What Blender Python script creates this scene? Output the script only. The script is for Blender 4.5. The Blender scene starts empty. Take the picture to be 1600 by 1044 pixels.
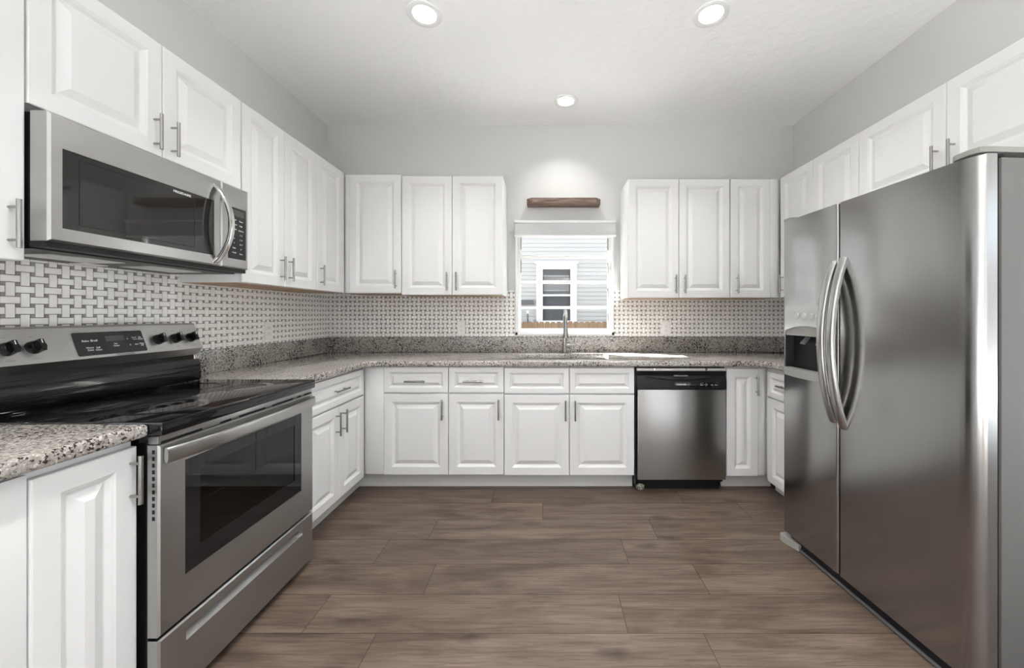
import bpy, bmesh, math, random
from mathutils import Vector, Matrix

C = bpy.context.scene.collection
S = bpy.context.scene
PI = math.pi
rad = math.radians

# ------------------------------------------------------------------ camera, world, sun, exposure
F_PX, CX, CY = 585.0, 853.0, 491.0          # focal length and vanishing point in the 1600 x 1044 frame
cam_d = bpy.data.cameras.new('camera')
cam = bpy.data.objects.new('camera', cam_d); C.objects.link(cam)
cam.location = (0, 0, 1.24); cam.rotation_euler = (PI / 2, 0, 0)
cam_d.sensor_fit = 'HORIZONTAL'; cam_d.sensor_width = 36.0
cam_d.lens = F_PX * 36.0 / 1600
cam_d.shift_x = (800 - CX) / 1600
cam_d.shift_y = (CY - 522) / 1600
cam_d.clip_start = 0.02; cam_d.clip_end = 200
S.camera = cam

w = bpy.data.worlds.new('sky'); S.world = w; w.use_nodes = True
bg = w.node_tree.nodes['Background']
bg.inputs[0].default_value = (0.86, 0.93, 1.0, 1); bg.inputs[1].default_value = 1.3

sun_d = bpy.data.lights.new('sun', 'SUN'); sun_d.energy = 44.0; sun_d.angle = rad(0.8)
sun_d.color = (1.0, 0.98, 0.95)
sun = bpy.data.objects.new('sun', sun_d); C.objects.link(sun)
sun.rotation_euler = Vector((2.05, -1.0, -2.1)).to_track_quat('-Z', 'Y').to_euler()
sun.location = (-6, 8, 9)

LAMP_W = 4.0                                  # each recessed ceiling lamp
S.view_settings.view_transform = 'Standard'; S.view_settings.look = 'None'
S.view_settings.exposure = 1.1; S.view_settings.gamma = 1.0
S.view_settings.use_curve_mapping = False
S.cycles.use_denoising = True
S.cycles.diffuse_bounces = 6; S.cycles.glossy_bounces = 6; S.cycles.max_bounces = 12
S.cycles.transparent_max_bounces = 16
S.cycles.sample_clamp_indirect = 6.0

# ------------------------------------------------------------------ materials
def srgb(r, g, b):
    f = lambda c: (c / 255 / 12.92) if c / 255 <= 0.04045 else ((c / 255 + 0.055) / 1.055) ** 2.4
    return (f(r), f(g), f(b), 1)

def mat(name, col=(0.8, 0.8, 0.8, 1), rough=0.5, metal=0.0, spec=0.5, coat=0.0, aniso=0.0):
    m = bpy.data.materials.new(name); m.use_nodes = True
    b = m.node_tree.nodes['Principled BSDF']
    b.inputs['Base Color'].default_value = col
    b.inputs['Roughness'].default_value = rough
    b.inputs['Metallic'].default_value = metal
    b.inputs['Specular IOR Level'].default_value = spec
    b.inputs['Coat Weight'].default_value = coat
    if aniso:
        b.inputs['Anisotropic'].default_value = aniso
        b.inputs['Anisotropic Rotation'].default_value = 0.25
        t = m.node_tree.nodes.new('ShaderNodeTangent'); t.direction_type = 'UV_MAP'; t.uv_map = 'UVMap'
        m.node_tree.links.new(t.outputs[0], b.inputs['Tangent'])
    return m

class G:
    """small node-graph helper"""
    def __init__(s, m):
        s.t = m.node_tree; s.b = s.t.nodes['Principled BSDF']
    def n(s, typ, **kw):
        x = s.t.nodes.new(typ)
        for k, v in kw.items():
            if k.startswith('i_'):
                key = k[2:]
                key = int(key) if key.isdigit() else key.replace('_', ' ')
                x.inputs[key].default_value = v
            else: setattr(x, k, v)
        return x
    def l(s, a, b): s.t.links.new(a, b)
    def ramp(s, src, stops, interp='LINEAR'):
        r = s.n('ShaderNodeValToRGB'); r.color_ramp.interpolation = interp
        e = r.color_ramp.elements
        while len(e) < len(stops): e.new(0.5)
        for el, (p, c) in zip(e, stops): el.position = p; el.color = c
        s.l(src, r.inputs[0]); return r.outputs[0]
    def mix(s, fac, a, b, mode='MIX'):
        m = s.n('ShaderNodeMix', data_type='RGBA', blend_type=mode)
        for sock, v in ((0, fac), (6, a), (7, b)):
            if hasattr(v, 'is_output'): s.l(v, m.inputs[sock])
            else: m.inputs[sock].default_value = v
        return m.outputs[2]
    def bump(s, h, strength=0.2, dist=0.002):
        b = s.n('ShaderNodeBump'); b.inputs['Strength'].default_value = strength
        b.inputs['Distance'].default_value = dist
        s.l(h, b.inputs['Height']); s.l(b.outputs[0], s.b.inputs['Normal'])

M = {}
M['cab'] = mat('white_thermofoil', (0.69, 0.69, 0.685, 1), 0.38)
g = G(M['cab']); nz = g.n('ShaderNodeTexNoise', i_Scale=260.0, i_Detail=2.0)
tc = g.n('ShaderNodeTexCoord'); g.l(tc.outputs['Object'], nz.inputs['Vector']); g.bump(nz.outputs[0], 0.04, 0.0006)
M['cab_raw'] = mat('raw_cabinet_underside', srgb(176, 146, 118), 0.6)
g = G(M['cab_raw']); nz = g.n('ShaderNodeTexNoise', i_Scale=9.0, i_Detail=6.0)
g.l(g.ramp(nz.outputs[0], [(0.3, srgb(150, 122, 98)), (0.7, srgb(196, 168, 140))]), g.b.inputs[0])

M['wall'] = mat('greige_wall_paint', srgb(199, 199, 196), 0.6, spec=0.3)
g = G(M['wall']); nz = g.n('ShaderNodeTexNoise', i_Scale=90.0, i_Detail=4.0)
tc = g.n('ShaderNodeTexCoord'); g.l(tc.outputs['Object'], nz.inputs['Vector']); g.bump(nz.outputs[0], 0.12, 0.002)
M['ceil'] = mat('white_textured_ceiling', (0.90, 0.90, 0.90, 1), 0.8, spec=0.2)
g = G(M['ceil']); tc = g.n('ShaderNodeTexCoord')
nz = g.n('ShaderNodeTexNoise', i_Scale=14.0, i_Detail=5.0, i_Roughness=0.6); g.l(tc.outputs['Object'], nz.inputs['Vector'])
g.bump(g.ramp(nz.outputs[0], [(0.42, (0, 0, 0, 1)), (0.62, (1, 1, 1, 1))]), 0.25, 0.004)
M['white'] = mat('white_paint', (0.82, 0.82, 0.81, 1), 0.4)
M['plastic'] = mat('white_plastic', srgb(236, 234, 230), 0.35)
M['ivory'] = mat('ivory_plastic', srgb(205, 199, 188), 0.35)
M['steel'] = mat('brushed_stainless', (0.44, 0.438, 0.43, 1), 0.25, 1.0, aniso=0.8)
g = G(M['steel']); tc = g.n('ShaderNodeTexCoord')
mp = g.n('ShaderNodeMapping'); mp.inputs['Scale'].default_value = (1.2, 900, 1)
g.l(tc.outputs['UV'], mp.inputs[0]); nz = g.n('ShaderNodeTexNoise', i_Scale=1.0, i_Detail=3.0); g.l(mp.outputs[0], nz.inputs['Vector'])
mr = g.n('ShaderNodeMapRange', i_3=0.26, i_4=0.35); g.l(nz.outputs[0], mr.inputs[0]); g.l(mr.outputs[0], g.b.inputs['Roughness'])
M['steel_fridge'] = mat('fridge_stainless', (0.38, 0.377, 0.372, 1), 0.2, 1.0, aniso=0.45)
g = G(M['steel_fridge']); tc = g.n('ShaderNodeTexCoord')
mp = g.n('ShaderNodeMapping'); mp.inputs['Scale'].default_value = (1.5, 700, 1)
g.l(tc.outputs['UV'], mp.inputs[0]); nz = g.n('ShaderNodeTexNoise', i_Scale=1.0, i_Detail=3.0); g.l(mp.outputs[0], nz.inputs['Vector'])
mr = g.n('ShaderNodeMapRange', i_3=0.14, i_4=0.22); g.l(nz.outputs[0], mr.inputs[0]); g.l(mr.outputs[0], g.b.inputs['Roughness'])
M['chrome'] = mat('polished_steel', (0.72, 0.71, 0.69, 1), 0.14, 1.0)
M['nickel'] = mat('satin_nickel', (0.36, 0.35, 0.33, 1), 0.24, 1.0)
M['sinksteel'] = mat('sink_satin_steel', (0.66, 0.66, 0.65, 1), 0.28, 1.0)
M['black'] = mat('black_enamel', (0.005, 0.005, 0.005, 1), 0.08, spec=0.4)
M['blackmatte'] = mat('black_plastic', (0.008, 0.008, 0.009, 1), 0.40, spec=0.3)
M['blackgloss'] = mat('black_glass', (0.008, 0.008, 0.009, 1), 0.035, spec=0.55)
M['cooktop'] = mat('ceramic_cooktop', (0.005, 0.005, 0.006, 1), 0.035, spec=0.6)
M['mwglass'] = mat('microwave_glass', (0.014, 0.0135, 0.013, 1), 0.04, spec=0.55)
M['ctrl'] = mat('control_black', (0.010, 0.010, 0.011, 1), 0.14, spec=0.4)
M['burner'] = mat('burner_ring_print', (0.016, 0.016, 0.017, 1), 0.06)
M['fridgegrey'] = mat('fridge_side_grey', srgb(98, 97, 95), 0.5, spec=0.4)
M['hinge'] = mat('grey_hinge_plastic', srgb(128, 128, 122), 0.4)
M['darkgrey'] = mat('dark_grey_plastic', srgb(96, 96, 98), 0.35)
M['footgrey'] = mat('grey_foot_plastic', srgb(142, 140, 136), 0.45)
M['handle_steel'] = mat('satin_handle_steel', (0.47, 0.465, 0.455, 1), 0.27, 1.0)
M['midgrey'] = mat('mid_grey_plastic', srgb(140, 140, 138), 0.3)
M['lightgrey'] = mat('light_grey_plastic', srgb(176, 176, 172), 0.4)
M['silver'] = mat('glossy_silver_plastic', srgb(168, 168, 166), 0.16, 0.9)
M['ink'] = mat('white_print', (0.75, 0.75, 0.75, 1), 0.5)
M['inkgrey'] = mat('grey_print', (0.16, 0.16, 0.16, 1), 0.5)
M['display'] = mat('display_window', (0.05, 0.052, 0.05, 1), 0.12)
M['toe'] = mat('toe_kick_white', srgb(214, 213, 209), 0.55)
g = G(M['toe']); nz = g.n('ShaderNodeTexNoise', i_Scale=24.0, i_Detail=8.0, i_Roughness=0.75)
tc = g.n('ShaderNodeTexCoord'); g.l(tc.outputs['Object'], nz.inputs['Vector'])
g.l(g.ramp(nz.outputs[0], [(0.28, srgb(160, 156, 150)), (0.37, srgb(198, 197, 193))]), g.b.inputs[0])
M['fuzz'] = mat('grey_insulation', srgb(128, 124, 116), 0.95)
g = G(M['fuzz']); nz = g.n('ShaderNodeTexNoise', i_Scale=120.0, i_Detail=5.0)
tc = g.n('ShaderNodeTexCoord'); g.l(tc.outputs['Object'], nz.inputs['Vector'])
g.l(g.ramp(nz.outputs[0], [(0.35, srgb(60, 56, 52)), (0.65, srgb(190, 184, 172))]), g.b.inputs[0])

# granite
M['granite'] = mat('speckled_granite', rough=0.075, spec=0.5)
g = G(M['granite']); tc = g.n('ShaderNodeTexCoord'); P = tc.outputs['Object']
n1 = g.n('ShaderNodeTexNoise', i_Scale=80.0, i_Detail=6.0, i_Roughness=0.65); g.l(P, n1.inputs['Vector'])
base = g.ramp(n1.outputs[0], [(0.30, srgb(92, 89, 86)), (0.45, srgb(142, 138, 133)), (0.60, srgb(182, 178, 172)), (0.75, srgb(128, 123, 118))])
n2 = g.n('ShaderNodeTexNoise', i_Scale=6.0, i_Detail=3.0); g.l(P, n2.inputs['Vector'])
base = g.mix(g.ramp(n2.outputs[0], [(0.35, (0, 0, 0, 1)), (0.7, (0.55, 0.55, 0.55, 1))]), base, srgb(146, 136, 129))
n3 = g.n('ShaderNodeTexNoise', i_Scale=105.0, i_Detail=3.0, i_Roughness=0.6); g.l(P, n3.inputs['Vector'])
n4 = g.n('ShaderNodeTexNoise', i_Scale=9.0, i_Detail=2.0); g.l(P, n4.inputs['Vector'])
ad = g.n('ShaderNodeMath', operation='MULTIPLY_ADD', i_1=0.30); g.l(n4.outputs[0], ad.inputs[0]); g.l(n3.outputs[0], ad.inputs[2])
dark = g.ramp(ad.outputs[0], [(0.700, (0, 0, 0, 1)), (0.745, (0.95, 0.95, 0.95, 1))])
base = g.mix(dark, base, srgb(38, 34, 32))
n5 = g.n('ShaderNodeTexNoise', i_Scale=130.0, i_Detail=2.0); g.l(P, n5.inputs['Vector'])
lt = g.ramp(n5.outputs[0], [(0.60, (0, 0, 0, 1)), (0.66, (0.8, 0.8, 0.8, 1))])
base = g.mix(lt, base, srgb(208, 203, 194)); g.l(base, g.b.inputs[0])

# marble basket-weave tiles
def marble(name, a, b):
    m = mat(name, rough=0.28)
    g = G(m); tc = g.n('ShaderNodeTexCoord')
    n1 = g.n('ShaderNodeTexNoise', i_Scale=9.0, i_Detail=5.0, i_Distortion=1.2); g.l(tc.outputs['Object'], n1.inputs['Vector'])
    g.l(g.ramp(n1.outputs[0], [(0.3, a), (0.62, b)]), g.b.inputs[0]); return m
M['tile'] = marble('white_marble_tile', srgb(232, 229, 224), srgb(244, 242, 238))
M['dot'] = marble('grey_marble_dot', srgb(126, 122, 117), srgb(160, 155, 149))
M['grout'] = mat('grey_grout', srgb(124, 119, 113), 0.85)

# floor planks
M['floor'] = mat('brown_vinyl_plank', rough=0.40, spec=0.40)
g = G(M['floor']); geo = g.n('ShaderNodeNewGeometry'); at = g.n('ShaderNodeAttribute', attribute_name='plank')
cb = g.n('ShaderNodeCombineXYZ')
mu = g.n('ShaderNodeMath', operation='MULTIPLY', i_1=37.0); g.l(at.outputs['Fac'], mu.inputs[0])
g.l(mu.outputs[0], cb.inputs[0]); g.l(mu.outputs[0], cb.inputs[2])
va = g.n('ShaderNodeVectorMath', operation='ADD'); g.l(geo.outputs['Position'], va.inputs[0]); g.l(cb.outputs[0], va.inputs[1])
def gn(sc, scale, det, dist, rough=0.55):
    mp = g.n('ShaderNodeMapping'); mp.inputs['Scale'].default_value = sc; g.l(va.outputs[0], mp.inputs[0])
    n = g.n('ShaderNodeTexNoise', i_Scale=scale, i_Detail=det, i_Distortion=dist, i_Roughness=rough); g.l(mp.outputs[0], n.inputs['Vector'])
    return n.outputs[0]
big = gn((0.55, 3.2, 1), 2.4, 4.0, 1.6)
fine = gn((1.2, 30.0, 1), 3.0, 7.0, 0.9, 0.7)
col = g.ramp(big, [(0.26, srgb(64, 52, 45)), (0.45, srgb(90, 77, 67)), (0.68, srgb(108, 94, 84))])
col = g.mix(g.ramp(fine, [(0.36, (0.7, 0.7, 0.7, 1)), (0.54, (0, 0, 0, 1))]), col, srgb(52, 41, 35))
kn = g.n('ShaderNodeTexVoronoi', i_Scale=1.0); mp = g.n('ShaderNodeMapping'); mp.inputs['Scale'].default_value = (2.1, 6.5, 1)
vn = g.n('ShaderNodeVectorMath', operation='ADD'); sn = g.n('ShaderNodeTexNoise', i_Scale=9.0, i_Detail=2.0); g.l(va.outputs[0], sn.inputs['Vector'])
sv = g.n('ShaderNodeVectorMath', operation='SCALE'); sv.inputs['Scale'].default_value = 0.06; g.l(sn.outputs['Color'], sv.inputs[0])
g.l(va.outputs[0], vn.inputs[0]); g.l(sv.outputs[0], vn.inputs[1]); g.l(vn.outputs[0], mp.inputs[0]); g.l(mp.outputs[0], kn.inputs['Vector'])
col = g.mix(g.ramp(kn.outputs['Distance'], [(0.03, (0.85, 0.85, 0.85, 1)), (0.20, (0, 0, 0, 1))]), col, srgb(40, 31, 27))
tone = g.ramp(at.outputs['Fac'], [(0.0, (0.86, 0.85, 0.84, 1)), (1.0, (1.08, 1.07, 1.06, 1))])
col = g.mix(1.0, col, tone, 'MULTIPLY'); g.l(col, g.b.inputs[0])
g.bump(fine, 0.08, 0.001)
M['seam'] = mat('plank_seam', srgb(44, 35, 30), 0.7)
M['wood'] = mat('weathered_wood', rough=0.6)
g = G(M['wood']); tc = g.n('ShaderNodeTexCoord'); mp = g.n('ShaderNodeMapping'); mp.inputs['Scale'].default_value = (2.5, 30, 30)
g.l(tc.outputs['Object'], mp.inputs[0]); n1 = g.n('ShaderNodeTexNoise', i_Scale=2.0, i_Detail=6.0, i_Distortion=0.8); g.l(mp.outputs[0], n1.inputs['Vector'])
g.l(g.ramp(n1.outputs[0], [(0.32, srgb(74, 56, 46)), (0.50, srgb(112, 92, 80)), (0.70, srgb(142, 124, 112))]), g.b.inputs[0])
M['cedar'] = mat('cedar_fence', rough=0.8)
g = G(M['cedar']); tc = g.n('ShaderNodeTexCoord'); mp = g.n('ShaderNodeMapping'); mp.inputs['Scale'].default_value = (14, 14, 1.2)
g.l(tc.outputs['Object'], mp.inputs[0]); n1 = g.n('ShaderNodeTexNoise', i_Scale=1.5, i_Detail=5.0); g.l(mp.outputs[0], n1.inputs['Vector'])
g.l(g.ramp(n1.outputs[0], [(0.3, srgb(112, 90, 70)), (0.7, srgb(154, 128, 102))]), g.b.inputs[0])
M['siding'] = mat('white_siding', srgb(180, 179, 178), 0.6)
M['shade'] = mat('grey_shade_fabric', srgb(202, 202, 202), 0.8)
g = G(M['shade']); tc = g.n('ShaderNodeTexCoord'); wv = g.n('ShaderNodeTexWave', i_Scale=110.0); wv.bands_direction = 'Z'
g.l(tc.outputs['Object'], wv.inputs['Vector']); g.bump(wv.outputs[0], 0.2, 0.001)
M['added_cladding'] = mat('dark_added_cladding', srgb(84, 78, 74), 0.9)  # for the added outer cladding, kept dark to limit sun bounce
M['ground'] = mat('pale_bounce_ground', srgb(208, 210, 212), 0.9)  # for the added rear ground, pale so it reflects sunlight indoors
M['light_block'] = mat('grey_light_block', srgb(78, 78, 80), 0.9)  # for the added light-blocking wall behind the camera
M['grass'] = mat('dry_yard', srgb(58, 58, 52), 0.9)
M['roof'] = mat('grey_shingle', srgb(120, 116, 112), 0.9)
M['neighbour_glass'] = mat('dark_window_glass', (0.10, 0.11, 0.12, 1), 0.06)
M['neighbour_screen'] = mat('window_screen', srgb(74, 76, 80), 0.7)
M['blind'] = mat('pale_blind', srgb(150, 150, 150), 0.8)

def glass_mat(name, tint, refl_ior=1.45):
    m = bpy.data.materials.new(name); m.use_nodes = True; t = m.node_tree; t.nodes.clear()
    o = t.nodes.new('ShaderNodeOutputMaterial'); mx = t.nodes.new('ShaderNodeMixShader')
    tr = t.nodes.new('ShaderNodeBsdfTransparent'); gl = t.nodes.new('ShaderNodeBsdfGlossy'); fr = t.nodes.new('ShaderNodeFresnel')
    tr.inputs[0].default_value = tint; gl.inputs['Roughness'].default_value = 0.02; fr.inputs[0].default_value = refl_ior
    ge = t.nodes.new('ShaderNodeNewGeometry'); bf = t.nodes.new('ShaderNodeMath'); bf.operation = 'SUBTRACT'; bf.inputs[0].default_value = 1.0
    ml = t.nodes.new('ShaderNodeMath'); ml.operation = 'MULTIPLY'
    t.links.new(ge.outputs['Backfacing'], bf.inputs[1]); t.links.new(fr.outputs[0], ml.inputs[0]); t.links.new(bf.outputs[0], ml.inputs[1])
    t.links.new(ml.outputs[0], mx.inputs[0]); t.links.new(tr.outputs[0], mx.inputs[1]); t.links.new(gl.outputs[0], mx.inputs[2])
    t.links.new(mx.outputs[0], o.inputs[0]); return m
M['pane'] = glass_mat('clear_window_glass', (0.97, 0.98, 0.98, 1))
M['ovenpane'] = glass_mat('dark_oven_glass', (0.42, 0.42, 0.42, 1), 1.6)
def emit(name, col, s):
    m = bpy.data.materials.new(name); m.use_nodes = True; b = m.node_tree.nodes['Principled BSDF']
    b.inputs['Base Color'].default_value = (0.9, 0.9, 0.9, 1)
    b.inputs['Emission Color'].default_value = col; b.inputs['Emission Strength'].default_value = s; return m
M['lens'] = emit('lamp_lens', (1.0, 0.97, 0.93, 1), 4.0)

# ------------------------------------------------------------------ mesh helpers
class MB:
    def __init__(s): s.v = []; s.f = []; s.mi = []
    def add(s, vs, fs, mi=0):
        o = len(s.v); s.v += [tuple(v) for v in vs]
        for f in fs: s.f.append([o + i for i in f]); s.mi.append(mi)
        return s
    def box(s, x0, x1, y0, y1, z0, z1, mi=0, b=0.0):
        if b > 0:
            b = min(b, (x1 - x0) * .45, (y1 - y0) * .45, (z1 - z0) * .45)
            bm = bmesh.new(); bmesh.ops.create_cube(bm, size=1)
            for v in bm.verts:
                v.co = ((x0 + x1) / 2 + v.co.x * (x1 - x0), (y0 + y1) / 2 + v.co.y * (y1 - y0), (z0 + z1) / 2 + v.co.z * (z1 - z0))
            bmesh.ops.bevel(bm, geom=bm.edges[:], offset=b, segments=2, profile=0.5, affect='EDGES')
            bm.verts.index_update()
            s.add([v.co[:] for v in bm.verts], [[v.index for v in f.verts] for f in bm.faces], mi); bm.free(); return s
        vs = [(x0, y0, z0), (x1, y0, z0), (x1, y1, z0), (x0, y1, z0), (x0, y0, z1), (x1, y0, z1), (x1, y1, z1), (x0, y1, z1)]
        return s.add(vs, [(0, 3, 2, 1), (4, 5, 6, 7), (0, 1, 5, 4), (1, 2, 6, 5), (2, 3, 7, 6), (3, 0, 4, 7)], mi)
    def prism(s, prof, a0, a1, axis='z', mi=0):
        """prof: 2-D outline; extruded along axis between a0 and a1 (axis z: (x,y); axis x: (y,z); axis y: (x,z))"""
        def P(p, a):
            return {'z': (p[0], p[1], a), 'x': (a, p[0], p[1]), 'y': (p[0], a, p[1])}[axis]
        n = len(prof); vs = [P(p, a0) for p in prof] + [P(p, a1) for p in prof]
        fs = [tuple(range(n))[::-1], tuple(range(n, 2 * n))] + [(i, (i + 1) % n, n + (i + 1) % n, n + i) for i in range(n)]
        return s.add(vs, fs, mi)
    def cyl(s, c, r, h, axis='z', n=24, r2=None, mi=0):
        r2 = r if r2 is None else r2
        vs = []
        for k, (rr, a) in enumerate(((r, 0), (r2, h))):
            for i in range(n):
                t = 2 * PI * i / n; p, q = rr * math.cos(t), rr * math.sin(t)
                d = {'z': (p, q, a), 'x': (a, p, q), 'y': (p, a, q)}[axis]
                vs.append((c[0] + d[0], c[1] + d[1], c[2] + d[2]))
        fs = [tuple(range(n))[::-1], tuple(range(n, 2 * n))] + [(i, (i + 1) % n, n + (i + 1) % n, n + i) for i in range(n)]
        return s.add(vs, fs, mi)
    def lathe(s, c, prof, n=32, mi=0):
        """prof: (radius, z)"""
        vs = []; fs = []
        for r, z in prof:
            for i in range(n):
                t = 2 * PI * i / n; vs.append((c[0] + r * math.cos(t), c[1] + r * math.sin(t), c[2] + z))
        for k in range(len(prof) - 1):
            for i in range(n):
                j = (i + 1) % n; fs.append((k * n + i, k * n + j, (k + 1) * n + j, (k + 1) * n + i))
        return s.add(vs, fs, mi)
    def sweep(s, path, rx, ry, side, n=14, mi=0, power=1.0):
        """tube along path; rx along the fixed side vector, ry perpendicular; rx, ry number or list"""
        pts = [Vector(p) for p in path]; side = Vector(side).normalized(); vs = []; fs = []
        for k, p in enumerate(pts):
            t = (pts[min(k + 1, len(pts) - 1)] - pts[max(k - 1, 0)]).normalized()
            sd = (side - t * side.dot(t)).normalized(); up = t.cross(sd)
            a = rx[k] if isinstance(rx, (list, tuple)) else rx; b = ry[k] if isinstance(ry, (list, tuple)) else ry
            for i in range(n):
                th = 2 * PI * i / n; cx, sx = math.cos(th), math.sin(th)
                cx = math.copysign(abs(cx) ** power, cx); sx = math.copysign(abs(sx) ** power, sx)
                vs.append(p + sd * (a * cx) + up * (b * sx))
        m = len(pts)
        for k in range(m - 1):
            for i in range(n):
                j = (i + 1) % n; fs.append((k * n + i, k * n + j, (k + 1) * n + j, (k + 1) * n + i))
        fs += [tuple(range(n))[::-1], tuple((m - 1) * n + i for i in range(n))]
        return s.add(vs, fs, mi)
    def rings(s, x0, x1, z0, z1, steps, mi=0, cap=True, back=None):
        """nested rectangles in the XZ plane facing -Y: steps = (inset, y)"""
        vs = []; fs = []
        for ins, y in steps:
            vs += [(x0 + ins, y, z0 + ins), (x1 - ins, y, z0 + ins), (x1 - ins, y, z1 - ins), (x0 + ins, y, z1 - ins)]
        for k in range(len(steps) - 1):
            for i in range(4):
                j = (i + 1) % 4; fs.append((k * 4 + i, k * 4 + j, (k + 1) * 4 + j, (k + 1) * 4 + i))
        if cap: fs.append(tuple((len(steps) - 1) * 4 + i for i in range(4)))
        fs.append((3, 2, 1, 0)) if back else None
        return s.add(vs, fs, mi)

def finish(me, mats, smooth=35):
    for m in mats: me.materials.append(m)
    bm = bmesh.new(); bm.from_mesh(me)
    bmesh.ops.recalc_face_normals(bm, faces=bm.faces[:])
    uv = bm.loops.layers.uv.new('UVMap')
    for f in bm.faces:
        n = f.normal
        t = Vector((0, 0, 1)).cross(n)
        t = t.normalized() if t.length > 0.3 else Vector((1, 0, 0))
        b = n.cross(t)
        for l in f.loops: l[uv].uv = (l.vert.co.dot(t), l.vert.co.dot(b))
    bm.to_mesh(me); bm.free()
    if smooth:
        me.polygons.foreach_set('use_smooth', [True] * len(me.polygons)); me.set_sharp_from_angle(angle=rad(smooth))

def obj(name, mb, mats, parent=None, smooth=35):
    me = bpy.data.meshes.new(name); me.from_pydata(mb.v, [], mb.f)
    if not isinstance(mats, (list, tuple)): mats = [mats]
    me.update(); me.polygons.foreach_set('material_index', mb.mi)
    finish(me, mats, smooth)
    o = bpy.data.objects.new(name, me); C.objects.link(o)
    if parent: o.parent = parent
    return o

def tag(o, label, cat, group=None):
    o['label'] = label; o['category'] = cat
    if group: o['group'] = group
    return o

def thing(name, label, cat, loc=(0, 0, 0), rz=0.0, group=None):
    o = bpy.data.objects.new(name, None); C.objects.link(o); o.empty_display_size = 0.05
    o.location = loc; o.rotation_euler = (0, 0, rz); return tag(o, label, cat, group)

def struct(name, mb, mats, smooth=0, parent=None):
    o = obj(name, mb, mats, parent, smooth)
    if not parent: o['kind'] = 'structure'
    return o

def text(name, s, size, mats, parent, loc, rot, extrude=0.0003, align='CENTER', xs=1.0):
    cu = bpy.data.curves.new(name, 'FONT'); cu.body = s; cu.size = size; cu.extrude = extrude
    cu.align_x = align; cu.align_y = 'CENTER'; cu.resolution_u = 3
    t = bpy.data.objects.new(name, cu); C.objects.link(t)
    bpy.context.view_layer.update()
    me = bpy.data.meshes.new_from_object(t.evaluated_get(bpy.context.evaluated_depsgraph_get()))
    bpy.data.objects.remove(t); bpy.data.curves.remove(cu)
    me.name = name; me.materials.clear(); me.materials.append(mats)
    for p in me.polygons: p.material_index = 0
    o = bpy.data.objects.new(name, me); C.objects.link(o); o.parent = parent
    o.location = loc; o.rotation_euler = rot; o.scale = (xs, 1, 1); return o

def rrect(x0, x1, y0, y1, r, n=6):
    out = []
    for cx, cy, a in ((x1 - r, y1 - r, 0), (x0 + r, y1 - r, PI / 2), (x0 + r, y0 + r, PI), (x1 - r, y0 + r, 1.5 * PI)):
        for i in range(n + 1):
            t = a + PI / 2 * i / n; out.append((cx + r * math.cos(t), cy + r * math.sin(t)))
    return out

def slab(name, loops, z0, z1, r, m, parent=None):
    """flat slab with rounded rim from 2-D outlines (first = outer, others = holes)"""
    cu = bpy.data.curves.new(name, 'CURVE'); cu.dimensions = '2D'; cu.fill_mode = 'BOTH'
    cu.extrude = (z1 - z0) / 2 - r; cu.bevel_depth = r; cu.bevel_resolution = 3; cu.offset = -r
    for lp in loops:
        sp = cu.splines.new('POLY'); sp.points.add(len(lp) - 1); sp.use_cyclic_u = True
        for p, q in zip(sp.points, lp): p.co = (q[0], q[1], 0, 1)
    t = bpy.data.objects.new(name, cu); C.objects.link(t); bpy.context.view_layer.update()
    me = bpy.data.meshes.new_from_object(t.evaluated_get(bpy.context.evaluated_depsgraph_get()))
    bpy.data.objects.remove(t); bpy.data.curves.remove(cu)
    zc = (z0 + z1) / 2
    for v in me.vertices: v.co.z += zc
    bm = bmesh.new(); bm.from_mesh(me); bmesh.ops.remove_doubles(bm, verts=bm.verts[:], dist=0.0002); bm.to_mesh(me); bm.free()
    me.materials.clear(); me.name = name
    for p in me.polygons: p.material_index = 0
    finish(me, [m], 40)
    o = bpy.data.objects.new(name, me); C.objects.link(o)
    if parent: o.parent = parent
    return o

# ------------------------------------------------------------------ room
XL, XR, YB, ZC = -1.884, 2.133, 3.233, 2.87
YW, YX = 0.45, 1.12                                    # side walls end here, cut short to let in the added living area's daylight
WX0, WX1, WZ0, WZ1 = -0.262, 0.585, 1.062, 1.985   # window opening

# floor planks (rows run along X)
random.seed(5)
fl = MB(); plank = []
fl.box(-4.3, 4.3, -1.62, YB + 0.02, -0.06, -0.0015, 1); plank += [0.5] * 6
offs = {-1: -0.658, 0: -0.95, 1: -0.544, 2: -0.858, 3: -0.65, 4: -0.02, 5: -0.36, 6: 0.21}
L, W = 1.27, 0.2015
for k in range(-30, 9):
    y0 = 1.454 + W * k; y1 = min(y0 + W, YB + 0.02)
    if y0 < -1.8 or y0 >= y1: continue
    x = offs.get(k, random.uniform(-1, 0)) - 4 * L
    while x < 4.3:
        a, b = max(x, -4.3), min(x + L, 4.3)
        if b - a > 0.02:
            e = 0.0013
            fl.add([(a + e, y0 + e, 0), (b - e, y0 + e, 0), (b - e, y1 - e, 0), (a + e, y1 - e, 0)], [(0, 1, 2, 3)], 0)
            plank.append(random.random())
        x += L
f = struct('floor', fl, [M['floor'], M['seam']])
at = f.data.attributes.new('plank', 'FLOAT', 'FACE'); at.data.foreach_set('value', plank)

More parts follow.
